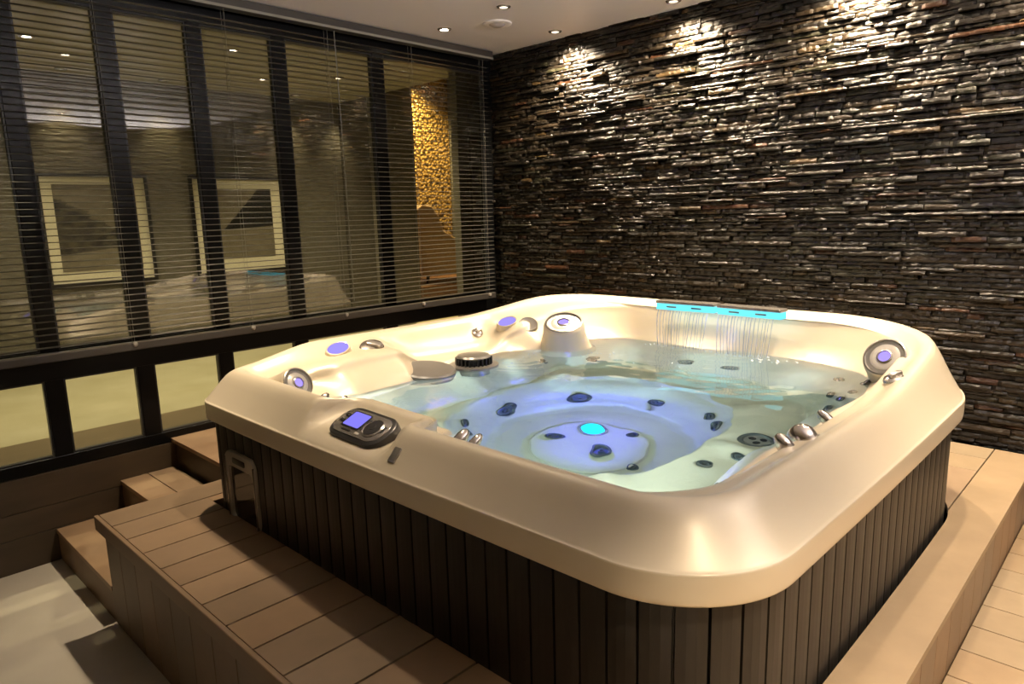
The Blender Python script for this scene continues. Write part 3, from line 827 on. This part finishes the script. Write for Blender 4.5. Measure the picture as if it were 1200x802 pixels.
# gold pebble niche
def goldwall():
    V = []; Fc = []
    y0, y1, z0, z1 = 4.9, 6.38, .33, 2.98; ny, nz = 130, 190
    x0 = -7.22
    for j in range(nz+1):
        for i in range(ny+1):
            V.append((x0, y0+(y1-y0)*i/ny, z0+(z1-z0)*j/nz))
    for j in range(nz):
        for i in range(ny): a = j*(ny+1)+i; Fc.append((a, a+1, a+ny+2, a+ny+1))
    m, nt, b = newmat('gold_mosaic')
    tc = nt.nodes.new('ShaderNodeTexCoord'); vo = nt.nodes.new('ShaderNodeTexVoronoi'); vo.inputs['Scale'].default_value = 26
    nt.links.new(tc.outputs['Object'], vo.inputs['Vector'])
    r = ramp(nt, vo.outputs['Distance'], [(.0, (.62,.42,.14)), (.55, (.36,.22,.06)), (.8, (.05,.03,.01))]); nt.links.new(r.outputs[0], b.inputs['Base Color'])
    inv = nt.nodes.new('ShaderNodeMath'); inv.operation = 'SUBTRACT'; inv.inputs[0].default_value = 1; nt.links.new(vo.outputs['Distance'], inv.inputs[1])
    b.inputs['Roughness'].default_value = .3; b.inputs['Metallic'].default_value = .3
    bump(nt, b, inv.outputs[0], 1., .03)
    o = struct(mesh('wall_niche', V, Fc, m)); sd = o.modifiers.new('thick', 'SOLIDIFY'); sd.thickness = .05
goldwall()
struct(MB().box(-7.6, XN, 4.99, NY1, -.02, .325).build('trim_2', noisy('plinth_wood', (.20,.10,.05), (.28,.15,.075), 4, (1,4,1), .4)))

def picture(y0, y1, label, kind):
    z0, z1 = .655, 1.510; xc = XN+.001; e = empty('framed_picture', (xc, (y0+y1)/2, z0))
    tag(e, label, 'picture', 'framed mountain pictures on the far wall')
    w = (y1-y0)/2; h = z1-z0; t = .022
    mb = MB().box(0, .035, -w, w, 0, t).box(0, .035, -w, w, h-t, h).box(0, .035, -w, -w+t, t, h-t).box(0, .035, w-t, w, t, h-t)
    mb.build('frame', M_black, e)
    MB().box(0, .014, -w+t, w-t, t, h-t).build('mat', pbr('mat_board', (.80,.75,.58), .7), e)
    a = .125 if kind else .10
    m, nt, b = newmat('print_'+str(kind))
    tc = nt.nodes.new('ShaderNodeTexCoord'); sp = nt.nodes.new('ShaderNodeSeparateXYZ'); nt.links.new(tc.outputs['Object'], sp.inputs[0])
    n = noise(nt, 9, 8, (1,1,2.4), .65)
    def math_(op, a_, b_):
        q = nt.nodes.new('ShaderNodeMath'); q.operation = op
        for i, v in enumerate((a_, b_)):
            if isinstance(v, (int, float)): q.inputs[i].default_value = v
            else: nt.links.new(v, q.inputs[i])
        return q.outputs[0]
    if kind == 0:   # dark wooded slope falling from left to right, pale water below
        line = math_('ADD', math_('MULTIPLY', sp.outputs['Y'], -.60), .50)
        edge = math_('ADD', line, math_('MULTIPLY', math_('SUBTRACT', n.outputs['Fac'], .5), .25))
        below = math_('LESS_THAN', sp.outputs['Z'], edge); above2 = math_('GREATER_THAN', sp.outputs['Z'], math_('ADD', .27, math_('MULTIPLY', sp.outputs['Y'], .10)))
        fac = math_('MULTIPLY', below, above2)
        sky = ramp(nt, n.outputs['Fac'], [(.3, (.13,.115,.085)), (.7, (.26,.23,.17))])
        dk = ramp(nt, n.outputs['Fac'], [(.42, (.012,.012,.008)), (.60, (.10,.09,.06))])
    else:           # black ridge rising to the right over a pale stony field
        line = math_('ADD', math_('MULTIPLY', sp.outputs['Y'], 1.02), .560)
        edge = math_('ADD', line, math_('MULTIPLY', math_('SUBTRACT', n.outputs['Fac'], .5), .05))
        below = math_('LESS_THAN', sp.outputs['Z'], edge); above2 = math_('GREATER_THAN', sp.outputs['Z'], math_('ADD', .40, math_('MULTIPLY', sp.outputs['Y'], .05)))
        fac = math_('MULTIPLY', below, above2)
        sky = ramp(nt, n.outputs['Fac'], [(.3, (.15,.13,.09)), (.7, (.24,.21,.15))])
        dk = ramp(nt, n.outputs['Fac'], [(.4, (.006,.006,.004)), (.7, (.02,.018,.012))])
    mx = nt.nodes.new('ShaderNodeMix'); mx.data_type = 'RGBA'
    nt.links.new(fac, mx.inputs[0]); nt.links.new(sky.outputs[0], mx.inputs[6]); nt.links.new(dk.outputs[0], mx.inputs[7])
    nt.links.new(mx.outputs[2], b.inputs['Base Color']); b.inputs['Roughness'].default_value = .4
    MB().box(.0141, .018, -w+a, w-a, a+.01, h-a+.02).build('print', m, e)
picture(1.388, 2.168, 'black framed mountain picture with a wooded slope falling to the right, pale mat', 0)
picture(2.508, 3.372, 'black framed picture of a black ridge rising to the right, pale mat', 1)

def wing_chair():
    e = empty('wing_chair', (-6.58, 5.76, .325), -.50); tag(e, 'tan wing-back armchair in front of the gold mosaic niche behind the window', 'chair')
    M_fab = noisy('tan_fabric', (.42,.27,.14), (.50,.33,.18), 30, (1,1,1), .8)
    M_in = noisy('cream_fabric', (.72,.58,.40), (.80,.66,.48), 30, (1,1,1), .8)
    # side profile (x forward = toward the right of the picture => +y), extruded in x
    prof = [(-.42,.10), (-.42,.50), (-.45,.88), (-.38,.93), (-.27,.91), (-.20,.80), (-.14,.62), (-.02,.54), (.30,.50), (.36,.46), (.36,.10)]
    def side(x0, x1):
        mb = MB(); n = len(prof); V = [(x0, y, z) for y, z in prof]+[(x1, y, z) for y, z in prof]
        return mb.add(V, [tuple(range(n)), tuple(range(2*n-1, n-1, -1))]+[(k, k+n, (k+1) % n+n, (k+1) % n) for k in range(n)])
    side(.26, .34).build('wing_side', M_fab, e, bevel=.015); side(-.34, -.26).build('wing_side', M_fab, e, bevel=.015)
    side(.245, .259).build('wing_lining', M_in, e); side(-.259, -.245).build('wing_lining', M_in, e)
    MB().box(-.244, .244, -.42, -.28, .10, .93).build('backrest', M_in, e, bevel=.03)
    MB().box(-.26, .26, -.28, .36, .22, .42).build('seat', M_in, e, bevel=.04)
    MB().box(-.26, .26, -.28, .34, .10, .22).build('base', M_fab, e, bevel=.01)
    for x in (-.27, .27):
        for y in (-.34, .28): MB().tube([(x, y, .11), (x+(.02 if x > 0 else -.02), y*1.05, 0)], [.022, .013], 10).build('leg', M_black, e, True)
wing_chair()

# ------------------------------------------------------------------ lamps
def spot(name, p, target, power, size_deg, blend, radius=.03, col=(1.,.80,.56), parent=None):
    l = bpy.data.lights.new(name, 'SPOT'); l.energy = power; l.spot_size = math.radians(size_deg); l.spot_blend = blend
    l.shadow_soft_size = radius; l.color = col; o = bpy.data.objects.new(name, l); COL.objects.link(o)
    d = Vector(target)-Vector(p); o.rotation_euler = d.to_track_quat('-Z', 'Y').to_euler()
    o.location = p
    if parent: o.parent = parent; o.location = Vector(p)-Vector(parent.location)
    return o
def downlight(x, y, label, group, power=60, size=78, blend=1., z=ZC, dim=False, faint=False, target=None, col=(1.,.80,.56), r=.030, rad=.025):
    e = empty('ceiling_downlight', (x, y, z)); tag(e, label, 'ceiling light', group)
    MB().lathe([(r*.85, .0), (r*.85, -.006), (r*1.05, -.006), (r*1.35, -.004), (r*1.45, 0)], 28).build('trim_ring', M_silver, e, True)
    MB().lathe([(r*.86, -.0005), (r*.5, -.003), (.0001, -.0035)], 24).build('lamp', M_lampfaint if faint else M_lampdim if dim else M_lamp, e, True)
    if power: spot('downlight_beam', (x, y, z-.02), target or (x+.0001, y, 0), power, size, blend, rad, col, e)
    return e
G1 = 'recessed downlights over the hot tub'; G2 = 'spotlights washing the stone wall'; G3 = 'downlights in the next room'
downlight(-3.43, 3.03, 'bright recessed ceiling downlight near the corner of window and stone wall', G1, 40)
downlight(-3.00, 1.46, 'recessed ceiling downlight above the steps and the left corner of the hot tub', G1, 125, 70)
downlight(-2.05, 1.52, 'recessed ceiling downlight above the control panel side of the hot tub', G1, 58)
downlight(-2.05, 2.92, 'recessed ceiling downlight above the far side of the hot tub', G1, 60)
downlight(.46, .66, 'recessed ceiling downlight above the near end of the ledge', G1, 400, 78, rad=.04)
downlight(-.65, 2.75, 'recessed ceiling downlight above the far right corner of the hot tub', G1, 70)
downlight(.80, 2.2, 'recessed ceiling downlight above the lower walkway', G1, 190, 96)
downlight(-2.86, 2.97, 'small dim recessed ceiling lamp beside the oval ceiling vent', G1, 0, dim=True, r=.028)
for x, lb in ((-3.02, 'leftmost wall-washing spotlight above the stacked stone wall'), (-2.17, 'wall-washing spotlight over the middle of the stacked stone wall'),
              (-1.27, 'wall-washing spotlight over the stacked stone wall, right of the middle one'), (-.33, 'wall-washing spotlight over the right part of the stacked stone wall')):
    downlight(x, 3.60, lb, G2, 115, 130, 1., target=(x, 3.80, 1.0), dim=True)
downlight(-5.17, 1.22, 'bright downlight in the next room, left behind the blind', G3, 60, col=(1.,.84,.56), size=130)
downlight(-5.12, 3.36, 'downlight in the next room seen right of the second picture', G3, 80, col=(1.,.84,.56), size=130)
downlight(-4.75, 2.3, 'downlight in the next room close behind the glass', G3, 60, col=(1.,.84,.56), size=130)
downlight(-4.75, .4, 'downlight in the next room near its left end', G3, 60, col=(1.,.84,.56), size=130)
downlight(-6.75, 5.55, 'spotlight inside the gold mosaic niche', G3, 420, 120, .8, z=3.0, target=(-7.05, 5.5, 0), col=(1.,.74,.36))
for y_, lb in ((1.62, 'small added spotlight imitating reflected sparkle in the next room above the left picture'), (2.34, 'small added spotlight imitating reflected sparkle in the next room between the two pictures'),
               (3.50, 'small added spotlight imitating reflected sparkle in the next room right of the second picture'), (4.00, 'small added spotlight imitating reflected sparkle in the next room near the pilaster')):
    downlight(-6.07, y_, lb, G3, 16, 56, 1., target=(-6.26, y_, 1.2), faint=True, col=(1.,.80,.50))  # spots added to imitate reflected sparkle patches on the far wall
# two unseen uplights added on the right wall to brighten the ceiling
for p, tgt in (((XR-.09, 1.7, 1.55), (XR-1.45, 1.9, 2.85)), ((XR-.09, 3.0, 1.55), (XR-1.45, 2.8, 2.85))):
    e = empty('added_uplight', p); tag(e, 'small metal uplight added to brighten the ceiling, on the wall right of the walkway, %s' % ('nearer the stone wall' if p[1] > 2 else 'farther from the stone wall'), 'fill light')
    MB().lathe([(.0001, -.05), (.03, -.048), (.07, .02), (.066, .022), (.028, -.04), (.0001, -.042)], 28).build('cup', M_silver, e, True)
    MB().lathe([(.028, -.035), (.02, -.03), (.0001, -.028)], 20).build('lamp', M_lamp, e, True)
    spot('ceiling_fill_beam', (p[0], p[1], p[2]+.03), tgt, 270, 92, .6, .04, (1.,.92,.90), e)
# ceiling vent
e = empty('ceiling_vent', (-3.125, 3.185, ZC)); tag(e, 'oval white ceiling vent near the bright downlight', 'vent')
Mv = Matrix.Identity(4)
MB().lathe([(.088, 0), (.088, -.006), (.080, -.010), (.055, -.008)], 40).build('vent_rim', pbr('vent_white', (.85,.84,.86), .5), e, True)
MB().lathe([(.056, -.004), (.03, -.020), (.0001, -.022)], 36).build('vent_disc', pbr('vent_grey', (.42,.40,.41), .5), e, True)

# underwater and rim LEDs
def point(p, power, col, rad=.02):
    l = bpy.data.lights.new('spa_led', 'POINT'); l.energy = power; l.color = col; l.shadow_soft_size = rad
    o = bpy.data.objects.new('spa_led', l); COL.objects.link(o); o.parent = tub; o.location = TL(p); return o
point((-1.690, 2.23, -.205), 3.6, (.075,.06,1.), 0)
def led(p, power, col, r=.020):
    q, n = snap(p); M = frame(TL(q)+n*.001, n)
    o = part(MB().lathe([(r*1.5, -.002), (r*1.5, .003), (r*1.2, .006), (r*1.05, .003)], 24, M), 'unseen_led', M_silver)
    part(MB().lathe([(r*1.05, .001), (.0001, .0015)], 20, M), 'led_lens', M_trimlt, o)
    l = bpy.data.lights.new('led_beam', 'AREA'); l.shape = 'DISK'; l.size = r*2; l.energy = power; l.color = col
    a = bpy.data.objects.new('led_beam', l); COL.objects.link(a); a.parent = tub
    a.matrix_local = M @ Matrix.Translation((0, 0, .006)) @ Matrix.Rotation(PI, 4, 'X')
AQ = (.86,.96,.93)
for p, e_ in (((-1.15,1.33,.30), 2.2), ((-1.62,1.33,.30), 1.9), ((-2.08,1.36,.30), 1.8), ((-.84,1.62,.30), 2.1), ((-.84,2.05,.30), 2.3)): led(p, e_, AQ)  # LEDs added out of view on the near walls to light the water
point((-1.58, 3.0, .605), .10, (.3,.4,1.), 0)

# ------------------------------------------------------------------ world and view
w = bpy.data.worlds.new('world'); S.world = w; w.use_nodes = True
w.node_tree.nodes['Background'].inputs[0].default_value = (.5,.42,.33,1); w.node_tree.nodes['Background'].inputs[1].default_value = .03
S.view_settings.view_transform = 'Standard'; S.view_settings.look = 'None'; S.view_settings.gamma = 1
S.view_settings.use_curve_mapping = False; S.view_settings.exposure = .74
c = S.cycles
c.max_bounces = 14; c.transmission_bounces = 10; c.glossy_bounces = 6; c.transparent_max_bounces = 16; c.diffuse_bounces = 5
c.caustics_reflective = False; c.caustics_refractive = True; c.sample_clamp_indirect = 4.; c.use_denoising = True
c.blur_glossy = .5
